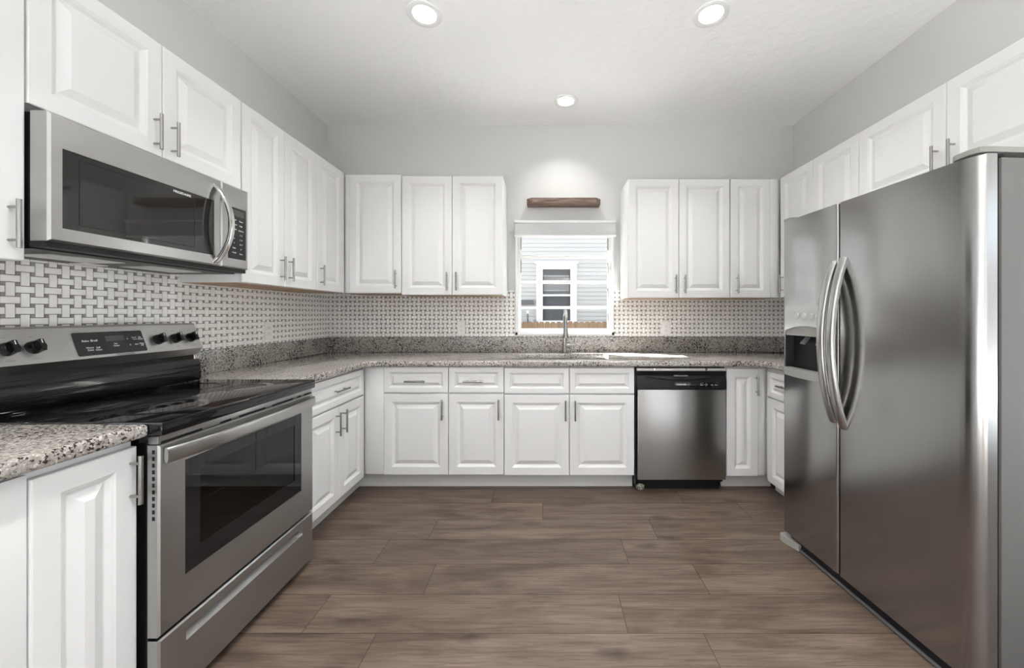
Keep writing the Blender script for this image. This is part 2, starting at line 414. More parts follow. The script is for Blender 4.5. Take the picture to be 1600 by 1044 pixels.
struct('ceiling', MB().box(-4.42, 4.42, -1.72, YB + 0.12, ZC, ZC + 0.1), M['ceil'])
wb = MB(); T = 0.10
wb.box(XL - .14, WX0, YB, YB + T, -0.05, ZC); wb.box(WX1, XR + .14, YB, YB + T, -0.05, ZC)
wb.box(WX0, WX1, YB, YB + T, -0.05, WZ0); wb.box(WX0, WX1, YB, YB + T, WZ1, ZC)
struct('wall_back', wb, M['wall'])
we = MB()
we.box(-4.5, WX0, YB + T, YB + T + .02, -.6, 3.0); we.box(WX1, 4.5, YB + T, YB + T + .02, -.6, 3.0)
we.box(WX0, WX1, YB + T, YB + T + .02, -.6, WZ0); we.box(WX0, WX1, YB + T, YB + T + .02, WZ1, 3.0)
struct('wall_added_cladding', we, M['added_cladding'])  # added dark skin, cuts sunlight bounced onto the neighbour's siding
struct('wall_left', MB().box(XL - .14, XL, YW, YB, -0.05, ZC), M['wall'])
struct('wall_right', MB().box(XR, XR + .14, YX, YB, -0.05, ZC), M['wall'])
# living area added behind the camera: return walls, openings on three sides shaped for daylight
YR, XS = -1.6, 4.3
struct('wall_left_return', MB().box(-XS, XL - .14, YW, YW + .14, -0.05, ZC), M['wall'])
struct('wall_right_return', MB().box(XR + .14, XS, YX, YX + .14, -0.05, ZC), M['wall'])
wr = MB()
for x0_, x1_ in ((-XS - .12, -3.9), (-.5, .5), (3.9, XS + .12)): wr.box(x0_, x1_, YR - .12, YR, -0.05, ZC)  # centre pier widened to hold back light on the back wall
for x0_, x1_ in ((-3.9, -.5), (.5, 3.9)): wr.box(x0_, x1_, YR - .12, YR, 2.3, ZC)
struct('wall_rear', wr, M['white'])
for nm, x, YE in (('wall_living_left', -XS - .12, YW), ('wall_living_right', XS, YX)):
    q = MB(); q.box(x, x + .12, YR, YR + .3, -0.05, ZC); q.box(x, x + .12, YE - .2, YE + .14, -0.05, ZC)
    q.box(x, x + .12, YR + .3, YE - .2, 2.4, ZC); q.box(x, x + .12, YR + .3, YE - .2, -0.05, .05)
    struct(nm, q, M['white'])
for n_, (x0_, x1_) in enumerate(((-3.9, -.5), (.5, 3.9))):
    q = MB()
    for x in (x0_, (x0_ + x1_) / 2 - .03, x1_ - .06): q.box(x, x + .06, YR - .09, YR - .04, 0, 2.3)
    q.box(x0_, x1_, YR - .09, YR - .04, 2.23, 2.3); q.box(x0_, x1_, YR - .09, YR - .04, 0, .07)
    struct('door_%d' % (n_ + 1), q, M['white'])  # frames in the added rear openings, out of view

# ------------------------------------------------------------------ tile backsplash
def tiles(x0, x1, z0, z1, mb, holes=(), p=0.038, ph=(0, 0)):
    """basket-weave mosaic in local XZ, facing -Y, y from 0 (wall) to -0.008"""
    Wt, Lt, g = 0.0252, 0.0508, 0.0011
    mb.box(x0, x1, -0.0055, -0.0005, z0, z1, 2) if not holes else None
    def rect(a, b, c, d, mi):
        a, b, c, d = max(a, x0), min(b, x1), max(c, z0), min(d, z1)
        if b - a < 0.002 or d - c < 0.002: return
        for hx0, hx1, hz0, hz1 in holes:
            if a < hx1 and b > hx0 and c < hz1 and d > hz0:
                if a < hx0: rect(a, hx0, c, d, mi)
                if b > hx1: rect(hx1, b, c, d, mi)
                if c < hz0: rect(max(a, hx0), min(b, hx1), c, hz0, mi)
                if d > hz1: rect(max(a, hx0), min(b, hx1), hz1, d, mi)
                return
        y = -0.008; e = 0.0008
        mb.add([(a, -.0055, c), (b, -.0055, c), (b, -.0055, d), (a, -.0055, d), (a + e, y, c + e), (b - e, y, c + e), (b - e, y, d - e), (a + e, y, d - e)],
               [(4, 5, 6, 7), (0, 1, 5, 4), (1, 2, 6, 5), (2, 3, 7, 6), (3, 0, 4, 7)], mi)
    for i in range(int((x0 - ph[0]) / p) - 2, int((x1 - ph[0]) / p) + 3):
        for j in range(int((z0 - ph[1]) / p) - 2, int((z1 - ph[1]) / p) + 3):
            cx, cz = ph[0] + i * p, ph[1] + j * p
            if (i + j) % 2 == 0: rect(cx - Lt / 2 + g, cx + Lt / 2 - g, cz - Wt / 2 + g, cz + Wt / 2 - g, 0)
            else: rect(cx - Wt / 2 + g, cx + Wt / 2 - g, cz - Lt / 2 + g, cz + Lt / 2 - g, 0)
            dx, dz = cx + p / 2, cz + p / 2; h = (p - Wt) / 2
            rect(dx - h + g, dx + h - g, dz - h + g, dz + h - g, 1)
mb = MB()
sx0, sx1, sz0 = WX0 - 0.003, WX1 + 0.003, WZ0 - 0.003
SZ0, SZ1 = 1.044, 1.445
for a, b, c, d in ((XL + .009, sx0, SZ0, SZ1), (sx1, XR - .009, SZ0, SZ1), (sx0, sx1, SZ0, sz0)):
    mb.box(a, b, -0.0055, -0.0005, c, d, 2)
tiles(XL + .009, XR - .009, SZ0, SZ1, mb, holes=((sx0, sx1, sz0, 3.0),), ph=(0.006, 1.062))
o = obj('tile_backsplash', mb, [M['tile'], M['dot'], M['grout']], None, 0); o.location = (0, YB, 0)
tag(o, 'white and grey basketweave mosaic tile backsplash on the back wall around the window', 'backsplash', 'basketweave tile backsplashes')
mb = MB(); tiles(0.62, YB - .001, 0.93, 1.86, mb, ph=(0.02, 1.062))
o = obj('tile_backsplash', mb, [M['tile'], M['dot'], M['grout']], None, 0); o.location = (XL, 0, 0); o.rotation_euler = (0, 0, PI / 2)
tag(o, 'white and grey basketweave mosaic tile backsplash on the left wall behind the range', 'backsplash', 'basketweave tile backsplashes')

# ------------------------------------------------------------------ window
win = MB()
yF = YB + 0.022
win.box(WX0, WX0 + .018, YB - .012, YB + .10, WZ0, WZ1); win.box(WX1 - .018, WX1, YB - .012, YB + .10, WZ0, WZ1)
win.box(WX0, WX1, YB - .012, YB + .10, WZ0, WZ0 + .022); win.box(WX0, WX1, YB - .0, YB + .10, WZ1 - .02, WZ1)
w1 = struct('window_1', win, M['white'])
fr = MB()
for x in (WX0 + .018, WX1 - .043): fr.box(x, x + .025, yF, yF + .05, WZ0 + .022, WZ1 - .02, 0, .003)
for z, h in ((WZ0 + .022, .03), (1.285, .022), (1.505, .026), (1.728, .022), (WZ1 - .055, .035)):
    fr.box(WX0 + .043, WX1 - .043, yF + .004, yF + .036, z, z + h, 0, .003)
struct('sash_frame', fr, M['white'], 0, w1)
for z0, z1 in ((1.114, 1.285), (1.307, 1.505), (1.531, 1.728), (1.750, 1.930)):
    struct('window_pane', MB().box(WX0 + .043, WX1 - .043, yF + .018, yF + .022, z0, z1), M['pane'], 0, w1)
lt = MB(); lt.box(0.150, 0.215, yF - .012, yF + .004, 1.531, 1.545, 0, .003); lt.box(0.165, 0.20, yF - .03, yF - .01, 1.534, 1.541, 0, .002)
struct('window_latch', lt, M['hinge'], 0, w1)
ar = MB()
for z in (1.20, 1.42, 1.64, 1.85): ar.box(WX1 - .05, WX1 - .043, yF - .004, yF + .012, z - .06, z + .05)
for z in (1.66, 1.86): ar.box(WX0 + .043, WX0 + .049, yF - .004, yF + .012, z - .06, z + .05)
struct('hinge_track', ar, M['hinge'], 0, w1)

# roller shade above the window
rs = thing('roller_shade', 'raised grey fabric roller shade with white rails across the top of the window', 'window shade', (0.166, YB - .002, 1.905))
bw = 0.434
obj('cassette', MB().box(-bw, bw, -.052, -.001, .112, .136, 0, .005), M['white'], rs)
obj('shade_fabric', MB().box(-bw + .004, bw - .004, -.044, -.006, .012, .112, 0, .004), M['shade'], rs)
obj('bottom_rail', MB().box(-bw, bw, -.046, -.008, -.004, .012, 0, .004), M['white'], rs)

# wooden ledge
sh = thing('wall_shelf', 'small weathered wood floating shelf with chamfered ends above the window', 'shelf', (0.148, YB, 2.160))
wobble = [(-.307, 0), (.307, 0), (.307, -.105), (.265, -.150), (.08, -.153), (-.06, -.147), (-.262, -.150), (-.307, -.110)]
obj('board', MB().prism(wobble, 0, .040), M['wood'], sh)
obj('knot', MB().cyl((.10, -.1525, .028), .006, .004, 'y', 12), mat('dark_knot', srgb(36, 24, 20), .8), sh)

# ------------------------------------------------------------------ cabinets
DT = 0.021
def door_front(x0, x1, z0, z1, drawer=False):
    fw = 0.036 if drawer else 0.055
    cove = 0.013 if drawer else 0.018
    bev = min(0.017 if drawer else 0.026, (min(x1 - x0, z1 - z0) / 2 - fw - cove - .006) * 0.8)
    a = fw + cove
    st = [(0, 0), (0, -DT + .004), (0.0012, -DT + .0012), (0.004, -DT), (fw, -DT), (fw + .003, -DT + .0022), (fw + cove * .45, -DT + .0042),
          (a, -DT + .0122), (a + .003, -DT + .0126), (a + .003 + bev, -DT + .0012), (a + .005 + bev, -DT + .0004)]
    m = MB(); m.rings(x0, x1, z0, z1, st, back=True); return m

def pull(x, z, vertical=True, ln=0.142):
    m = MB(); s = 0.048; y = -DT - 0.030
    if vertical:
        m.cyl((x, y, z - ln / 2), .0058, ln, 'z', 14)
        for q in (-s, s): m.cyl((x, y, z + q), .0042, .0305, 'y', 10)
    else:
        m.cyl((x - ln / 2, y, z), .0058, ln, 'x', 14)
        for q in (-s, s): m.cyl((x + q, y, z), .0042, .0305, 'y', 10)
    return m

def cabinet(name, label, loc, rz, w, depth, h, doors=(), drawers=(), toe=0.0, group=None, fillers=(), toe_ext=(0, 0), z_open=None, cat='cabinet', under=False):
    """local frame: x along the front, -Y out, front of the carcass at y = 0; z from the floor (base) or from the cabinet bottom (wall unit)"""
    t = thing(name, label, cat, loc, rz, group)
    zt = toe
    obj('carcass', MB().box(0, w, 0.0, depth, zt, h, 0, .0015), M['cab'], t)
    if under: obj('underside', MB().box(.015, w - .015, .02, depth - .004, -.003, .0005), M['cab_raw'], t)
    if toe: obj('toe_kick', MB().box(0 - toe_ext[0], w + toe_ext[1], .055, .07, 0, toe), M['toe'], t)
    for a, b, c, d in fillers:
        obj('filler', MB().box(a, b, -.016, 0, c, d, 0, .001), M['cab'], t)
    for a, b, c, d, hd in doors:
        dr = obj('door', door_front(a, b, c, d), M['cab'], t, 5)
        if hd: obj('handle', pull(hd[0], hd[1], hd[2] if len(hd) > 2 else True), M['nickel'], dr)
    for a, b, c, d, hd in drawers:
        dr = obj('drawer_front', door_front(a, b, c, d, True), M['cab'], t, 5)
        if hd: obj('handle', pull(hd[0], hd[1], False), M['nickel'], dr)
    return t

G3 = 0.0016                                    # half a door gap
HU = 0.104                                     # pull centre above the door bottom, wall units
# --- left wall units, face at X = -1.557; local x = world Y
XUL = -1.557 - DT; DU = -XUL + XL; DU = XUL - XL
LW = 'wall cabinets on the left wall'
zb = 1.399
cabinet('wall_cabinet', 'white wall cabinet left of the microwave, nearest on the left wall', (XUL, 0.66, zb), PI / 2, 0.461, DU, 0.935,
        doors=[(0, .461 - G3, 0, .935, (.461 - .036, HU))], group=LW)
hh = 2.332 - 1.876
cabinet('wall_cabinet', 'short white two-door wall cabinet directly above the microwave', (XUL, 1.123, 1.876), PI / 2, 0.791, DU, hh,
        doors=[(G3, .398 - G3, 0, hh, (.398 - .033, .090)), (.398 + G3, .791 - G3, 0, hh, (.398 + .036, .090))], group=LW)
zb = 1.404; hh = 2.330 - zb
cabinet('wall_cabinet', 'tall white two-door wall cabinet right of the microwave', (XUL, 1.918, zb), PI / 2, 0.627, DU, hh,
        doors=[(G3, .3135 - G3, 0, hh, (.3135 - .036, HU)), (.3135 + G3, .627 - G3, 0, hh, (.3135 + .036, HU))], group=LW, under=True)
cabinet('wall_cabinet', 'narrow white single-door wall cabinet last before the left corner', (XUL, 2.547, zb), PI / 2, 0.355, DU, hh,
        doors=[(G3, .325, 0, hh, (.036, HU))], fillers=[(.3265, .352, 0, hh)], group=LW, under=True)
# --- back wall units, face at Y = 2.908
YU = 2.908 + DT; DB = YB - YU
BW = 'wall cabinets on the back wall'
x0 = -1.5755; wd = -1.124 - x0; zb = 1.404; hh = 2.325 - zb
cabinet('wall_cabinet', 'white single-door wall cabinet in the left corner of the back wall', (x0, YU, zb), 0, wd, DB, hh,
        doors=[(.047, wd - G3, 0, hh, (wd - .037, HU))], fillers=[(.012, .045, 0, hh)], group=BW, under=True)
x0 = -1.1235; wd = -.335 - x0; zb = 1.390; hh = 2.314 - zb
cabinet('wall_cabinet', 'white two-door wall cabinet just left of the window', (x0, YU, zb), 0, wd, DB, hh,
        doors=[(.003, wd / 2 - G3, 0, hh, (wd / 2 - .036, HU)), (wd / 2 + G3, wd - G3, 0, hh, (wd / 2 + .036, HU))], group=BW, under=True)
x0 = .639; wd = 1.4285 - x0; zb = 1.368; hh = 2.290 - zb
cabinet('wall_cabinet', 'white two-door wall cabinet just right of the window', (x0, YU, zb), 0, wd, DB, hh,
        doors=[(.003, wd / 2 - G3, 0, hh, (wd / 2 - .030, HU)), (wd / 2 + G3, wd - G3, 0, hh, (wd / 2 + .040, HU))], group=BW, under=True)
x0 = 1.4295; wd = 1.826 - x0
cabinet('wall_cabinet', 'white single-door wall cabinet at the right end of the back wall', (x0, YU, zb), 0, wd, DB, hh,
        doors=[(.006, .312, 0, hh, (.050, HU))], fillers=[(.314, wd - .02, 0, hh)], group=BW, under=True)
# --- right wall units, face at X = 1.81; local x runs towards the camera
XUR = 1.81 + DT; DR = XR - XUR
RW = 'wall cabinets on the right wall'
zb = 1.368; hh = 2.290 - zb
cabinet('wall_cabinet', 'white wall cabinet in the right corner beside the refrigerator', (XUR, 2.903, zb), -PI / 2, .362, DR, hh,
        doors=[(.012, .362 - G3, 0, hh, (.05, HU))], group=RW)
cabinet('wall_cabinet', 'white wall cabinet behind the far top corner of the refrigerator, streaked with reflected sunlight', (XUR, 2.540, zb), -PI / 2, .372, DR, hh,
        doors=[(G3, .372 - G3, 0, hh, (.372 - .04, HU))], group=RW)
zb = 1.86; hh = 2.290 - zb
cabinet('wall_cabinet', 'short white two-door wall cabinet above the refrigerator', (XUR, 2.167, zb), -PI / 2, .945, DR, hh,
        doors=[(G3, .473 - G3, 0, hh, (.473 - .036, .085)), (.473 + G3, .945 - G3, 0, hh, (.473 + .036, .085))], group=RW)

# --- base units
def base_back(name, label, x0, x1, doors, drawers, fillers=(), te=(0, 0), group='base cabinets on the back wall', dz=0.0):
    return cabinet(name, label, (x0, 2.623 + DT, 0), 0, x1 - x0, YB - 2.623 - DT - .001, .872, doors, drawers, .112, group, fillers, te)
DZ0, DZ1, RZ0, RZ1 = .114, .680, .690, .870
HB = .575                                      # pull centre on base doors
XBL = -1.269 - DT
base_back('base_cabinet', 'white base cabinet with drawer and door at the left end of the back wall', XBL + .002, -.6845,
          [(.152, .602, DZ0, DZ1, (.602 - .037, HB))], [(.152, .602, RZ0, RZ1, (.377, .772))], [(.018, .150, .118, .868)], te=(.058, 0))
base_back('base_cabinet', 'narrow white base cabinet with drawer and door left of the sink cabinet', -.684, -.2945,
          [(.003, .388, DZ0, DZ1, (.388 - .034, HB))], [(.003, .388, RZ0, RZ1, (.178, .772))])
base_back('sink_cabinet', 'white two-door base cabinet with two false drawer fronts under the sink', -.294, .6225,
          [(.003, .456, DZ0 - .004, DZ1 - .006, (.456 - .026, HB - .006)), (.4605, .9135, DZ0 - .004, DZ1 - .006, (.4605 + .037, HB - .006))],
          [(.003, .456, RZ0 - .006, RZ1 - .006, None), (.4605, .9135, RZ0 - .006, RZ1 - .006, None)])
XBR = 1.543 + DT
base_back('base_cabinet', 'narrow white base cabinet with one tall door right of the dishwasher', 1.262, XBR - .002,
          [(.004, .226, .104, .858, (.226 - .018, .745))], [], [(.228, .275, .108, .858)], te=(0, .058))
# left wall base, local x = world Y
XBB = XBL
cabinet('base_cabinet', 'white two-door base cabinet with drawer right of the range', (XBL, 1.885, 0), PI / 2, .756, XBL - XL - .012, .872,
        [(.095, .4135 - G3, .104, .672, (.4135 - .036, HB)), (.4135 + G3, .726, .104, .672, (.4135 + .036, HB))],
        [(.095, .726, .683, .858, (.4135, .775))], .112, 'base cabinets on the left wall', [(.728, .737, .112, .868), (.004, .092, .112, .868)], (0, .058))
cabinet('base_cabinet', 'narrow white base cabinet with one tall door left of the range in the near foreground', (-1.215 - DT, 0.62, 0), PI / 2, .495, -1.215 - DT - XL - .012, .866,
        [(.263, .493, .104, .848, (.493 - .018, .755))], [], .112, 'base cabinets on the left wall', [(.0, .26, .104, .862)])
cabinet('base_cabinet', 'white base cabinet with drawer and door between right corner and refrigerator', (XBR, 2.642, 0), -PI / 2, .50, XR - XBR - .012, .866,
        [(.034, .46, .08, .660, (.40, .56))], [(.034, .46, .670, .842, (.247, .765))], .10, 'base cabinets on the right wall', [(.020, .032, .09, .86), (.462, .50, .09, .86)])

# ------------------------------------------------------------------ countertops
ZT, ZK = .914, .873
def arc(c, r, a0, a1, n=8): return [(c[0] + r * math.cos(rad(a0 + (a1 - a0) * i / n)), c[1] + r * math.sin(rad(a0 + (a1 - a0) * i / n))) for i in range(n + 1)]
XF, YF, XG = -1.243, 2.597, 1.517
r = .07
out = [(XL + .001, 1.872), (XF, 1.872)] + arc((XF + r, YF - r), r, 180, 90) + arc((XG - r, YF - r), r, 90, 0) + [(XG, 2.125), (XR - .001, 2.125), (XR - .001, YB - .001), (XL + .001, YB - .001)]
hole = rrect(-.215, .50, 2.735, 3.085, .075)
ct = thing('countertop', 'long speckled grey granite countertop wrapping the corner walls with the sink cutout', 'countertop', (0, 0, 0))
slab('worktop', [out, hole], ZT - .041, ZT, .012, M['granite'], ct)
o = obj('granite_upstand', MB().box(XL + .009, XL + .028, 1.872, YB - .030, ZT, 1.042, 0, .003), M['granite'])
tag(o, 'low granite backsplash strip standing on the counter along the left wall', 'backsplash strip', 'granite backsplash strips')
o = obj('granite_upstand', MB().box(XL + .009, XR - .009, YB - .028, YB - .0085, ZT, 1.042, 0, .003), M['granite'])
tag(o, 'long low granite backsplash strip on the counter along the back wall below the window', 'backsplash strip', 'granite backsplash strips')
ct2 = thing('countertop', 'short speckled granite countertop left of the range in the near foreground', 'countertop', (0, 0, 0))
slab('worktop', [[(XL + .001, .60), (-1.188, .60), (-1.188, 1.116), (XL + .001, 1.116)]], ZT - .041, ZT, .012, M['granite'], ct2)

# ------------------------------------------------------------------ sink and faucet
sk = thing('sink', 'stainless steel undermount double bowl sink below the window', 'sink', (0, 0, 0))
def bowl(x0, x1, y0, y1):
    m = MB(); lv = [(0.0, ZT - .043, .06), (.004, ZT - .06, .06), (.012, ZT - .19, .06), (.035, ZT - .215, .05)]
    n = None; vs = []; fs = []
    for ins, z, rr in lv:
        lp = rrect(x0 + ins, x1 - ins, y0 + ins, y1 - ins, rr); n = len(lp); vs += [(a, b, z) for a, b in lp]
    for k in range(len(lv) - 1):
        for i in range(n):
            j = (i + 1) % n; fs.append((k * n + i, k * n + j, (k + 1) * n + j, (k + 1) * n + i))
    fs.append(tuple((len(lv) - 1) * n + i for i in range(n)))
    return m.add(vs, fs)
for a, b in ((-.218, .128), (.150, .503)):
    bo = obj('bowl', bowl(a, b, 2.732, 3.088), M['sinksteel'], sk)
    obj('drain', MB().lathe(((a + b) / 2, 2.93, ZT - .2145), [(.001, .001), (.03, .001), (.042, .003), (.045, .0)], 24), M['chrome'], bo)
obj('divider', MB().box(.124, .154, 2.74, 3.08, ZT - .075, ZT - .046, 0, .008), M['sinksteel'], sk)

FX, FY = .157, 3.140
fa = thing('faucet', 'brushed nickel gooseneck pull-down faucet with side lever behind the sink', 'faucet', (FX, FY, ZT))
obj('faucet_body', MB().lathe((0, 0, 0), [(.0, .0), (.027, .0), (.027, .006), (.0185, .010), (.0170, .10), (.0185, .125), (.0165, .145), (.0140, .160), (.0, .160)], 28), M['nickel'], fa)
pth = [(0, 0, .15), (0, 0, .20), (0, -.001, .25)]
R = .095
for i in range(0, 13):
    t = PI * i / 12 * 1.0
    pth.append((0, -R + R * math.cos(t), .265 + R * .95 * math.sin(t)))
pth.append((0, -.1905, .245))
obj('spout', MB().sweep(pth, .0130, .0130, (1, 0, 0), 16), M['nickel'], fa)
obj('spray_head', MB().lathe((0, -.1905, 0), [(.0, .255), (.0135, .255), (.0145, .235), (.0185, .18), (.0225, .15), (.0225, .142), (.018, .139), (.0, .139)], 24), M['nickel'], fa)
lv = MB(); lv.cyl((.012, 0, .066), .0155, .030, 'x', 20); lv.cyl((.044, 0, .066), .0140, .046, 'x', 20)
lv.sweep([(.078, 0, .072), (.080, 0, .095), (.082, .004, .125)], .0026, .004, (1, 0, 0), 10)
obj('lever', lv, M['nickel'], fa)

# ------------------------------------------------------------------ outlets
def outlet(label, loc, rz):
    t = thing('electrical_outlet', label, 'outlet', loc, rz, 'wall outlets in the backsplash')
    obj('cover_plate', MB().box(-.036, .036, -.006, 0, -.059, .059, 0, .003), M['plastic'], t)
    for z in (-.020, .020):
        r_ = obj('receptacle', MB().prism(rrect(-.017, .017, z - .0145, z + .0145, .010), -.0075, -.005, 'y'), M['plastic'], t)
        sl = MB()
        for x in (-.0065, .0065): sl.box(x - .001, x + .001, -.0082, -.0070, z - .001, z + .007)
        sl.cyl((0, -.0082, z - .007), .0022, .001, 'y', 10)
        obj('slot', sl, M['inkgrey'], r_)
outlet('white wall outlet in the tiles between left corner cabinet and range', (XL + .008, 2.53, 1.128), PI / 2)
outlet('white wall outlet in the back wall tiles left of the window', (-.729, YB - .008, 1.119), 0)
outlet('white wall outlet in the back wall tiles right of the window, above the dishwasher', (1.033, YB - .008, 1.119), 0)

# ------------------------------------------------------------------ recessed ceiling lights
def downlight(label, x, y, power=1.0):
    t = thing('recessed_light', label, 'ceiling light', (x, y, ZC), 0, 'recessed ceiling lights')
    obj('trim_ring', MB().lathe((0, 0, 0), [(.092, 0), (.092, -.004), (.086, -.007), (.064, -.004), (.060, .0)], 40), M['white'], t)
    obj('lens', MB().lathe((0, 0, 0), [(.0605, -.001), (.05, -.004), (.0, -.005)], 32), M['lens'], t)
    ld = bpy.data.lights.new('downlight_lamp', 'AREA'); ld.shape = 'DISK'; ld.size = .11; ld.spread = rad(108); ld.energy = LAMP_W * power; ld.color = (1.0, 0.99, 0.97)
    lo = bpy.data.objects.new('downlight_lamp', ld); C.objects.link(lo); lo.parent = t; lo.location = (0, 0, -.009)
downlight('round recessed ceiling light nearest the left cabinets', -.66, 2.033)
downlight('round recessed ceiling light nearest the refrigerator', .897, 2.033)
downlight('round recessed ceiling light in front of the window', .152, 2.864, .45)
for x, y in ((-.66, .35), (.897, .35), (-2.4, -.9), (0.1, -.9), (2.6, -.9)):  # added lamps out of view, to brighten the kitchen
    downlight('added round recessed ceiling light behind the viewpoint, unseen, for extra brightness', x, y, 1.7)

# ------------------------------------------------------------------ range (local x = world Y, -Y out)
RX, RY0, RWD = -1.16, 1.122, 0.742
rg = thing('range', 'freestanding stainless electric range with black glass cooktop', 'range', (RX, RY0, 0), PI / 2)
D = -RX + XL; D = RX - XL                      # depth to the wall
bd = MB()
bd.box(0.004, RWD - .004, .036, D - .03, .03, .135); bd.box(.004, .05, .036, D - .03, .135, .874); bd.box(RWD - .05, RWD - .004, .036, D - .03, .135, .874)
bd.box(.05, RWD - .05, .036, D - .03, .80, .874); bd.box(.05, RWD - .05, .45, D - .03, .135, .80); bd.box(.05, RWD - .05, .036, .45, .135, .34)
obj('oven_body', bd, M['black'], rg)
for x in (.05, RWD - .05):
    for y in (.08, .55): obj('foot', MB().cyl((x, y, 0), .018, .032, 'z', 14), M['blackmatte'], rg)
# oven door with a window opening
wx0, wx1, wz0, wz1 = .082, .655, .402, .772
dz0, dz1 = .268, .846
dm = MB()
def frame_box(mb, x0, x1, z0, z1, a0, a1, c0, c1, y0, y1, bv=.004, mi=0):
    """slab with a rectangular hole"""
    o_ = [(x0, z0), (x1, z0), (x1, z1), (x0, z1)]; i_ = [(a0, c0), (a1, c0), (a1, c1), (a0, c1)]
    oi = [(x0 + bv, z0 + bv), (x1 - bv, z0 + bv), (x1 - bv, z1 - bv), (x0 + bv, z1 - bv)]
    vs = [(p[0], y1, p[1]) for p in o_] + [(p[0], y0 + bv, p[1]) for p in o_] + [(p[0], y0, p[1]) for p in oi] + [(p[0], y0, p[1]) for p in i_] + [(p[0], y1, p[1]) for p in i_]
    fs = []
    for k in range(4):
        for i in range(4):
            j = (i + 1) % 4; fs.append((k * 4 + i, k * 4 + j, (k + 1) * 4 + j, (k + 1) * 4 + i))
    for i in range(4):
        j = (i + 1) % 4; fs.append((16 + i, 16 + j, j, i))
    mb.add(vs, fs, mi)
frame_box(dm, 0, RWD, dz0, dz1, wx0, wx1, wz0, wz1, 0, .034, .005)
od = obj('oven_door', dm, M['steel'], rg)
gm = MB(); frame_box(gm, wx0, wx1, wz0, wz1, wx0 + .055, wx1 - .045, wz0 + .07, wz1 - .045, .002, .010, .0005)
obj('door_glass_border', gm, M['blackgloss'], od)
obj('oven_window', MB().box(wx0 + .055, wx1 - .045, .004, .008, wz0 + .07, wz1 - .045), M['ovenpane'], od)
rk = MB()
for y in (.06, .16, .26, .36): rk.cyl((.052, y, .585), .003, RWD - .104, 'x', 8)
for i in range(14): rk.cyl((.09 + i * .043, .06, .588), .0018, .36, 'y', 6)
obj('oven_rack', rk, M['chrome'], rg)
# handle: wide bar, bowed outwards, running the full width
hp = []; N = 24
for i in range(N + 1):
    t = i / N; x = .012 + (RWD - .024) * t
    hp.append((x, -.010 - .034 * (1 - abs(2 * t - 1) ** 3.0), .812))
obj('handle', MB().sweep(hp, .024, .009, (0, 0, 1), 20, power=.75), M['steel'], od)
for a, b in ((.010, .145), (.215, .262), (.30, .43), (.47, .60), (.63, .655), (.68, .735)):
    obj('vent_slot', MB().box(a, b, .003, .02, .848, .855), M['blackmatte'], rg)
obj('vent_rail', MB().box(.002, RWD - .002, .004, .036, .8475, .872, 0, .003), M['steel'], rg)
vs_ = MB()
for i in range(11): vs_.box(-.0006, .001, .012, .020, .62 + i * .020, .62 + i * .020 + .012)
obj('side_vent', vs_, M['blackmatte'], od)
# storage drawer with a scooped grip
gz0, gz1, gx0, gx1 = .188, .226, .085, .662
dw = MB(); frame_box(dw, 0, RWD, .030, .258, gx0, gx1, gz0, gz1, 0, .034, .005)
dw.add([(gx0, .0, gz0), (gx1, .0, gz0), (gx1, .024, gz0 + .016), (gx0, .024, gz0 + .016), (gx1, .024, gz1), (gx0, .024, gz1)], [(0, 1, 2, 3), (3, 2, 4, 5)])
obj('storage_drawer', dw, M['steel'], rg)
# cooktop
ck = obj('cooktop', MB().box(-.002, RWD + .002, -.012, D - .10, .874, .916, 0, .006), M['cooktop'], rg)
for x, y, r_ in ((.19, .17, .115), (.55, .17, .09), (.19, .42, .09), (.55, .42, .115)):
    obj('burner_ring', MB().lathe((x, y, .9162), [(r_, 0), (r_ + .0025, .0001), (r_ - .022, .0001), (r_ - .020, 0)], 48), M['burner'], ck)
# backguard
bk = MB(); yb0 = D - .012
prof = [(D - .185, .912), (D - .172, .925), (D - .165, 1.012), (D - .14, 1.022), (D - .10, 1.022), (D - .10, .9)]
bk.prism([(D - .165, .9165), (D - .172, .930), (D - .168, 1.000), (D - .155, 1.020), (D - .02, 1.020), (D - .02, .9165)], .004, RWD - .004, 'x')
bk.box(.02, RWD - .02, D - .15, D - .03, 1.015, 1.05)
obj('backguard_base', bk, M['black'], rg)
cp = MB()
pr = [(D - .150, 1.041), (D - .174, 1.074), (D - .132, 1.190), (D - .124, 1.195), (D - .022, 1.195), (D - .022, 1.043)]
cp.prism(pr, -.001, RWD + .001, 'x')
pan = obj('control_panel', cp, M['steel'], rg)
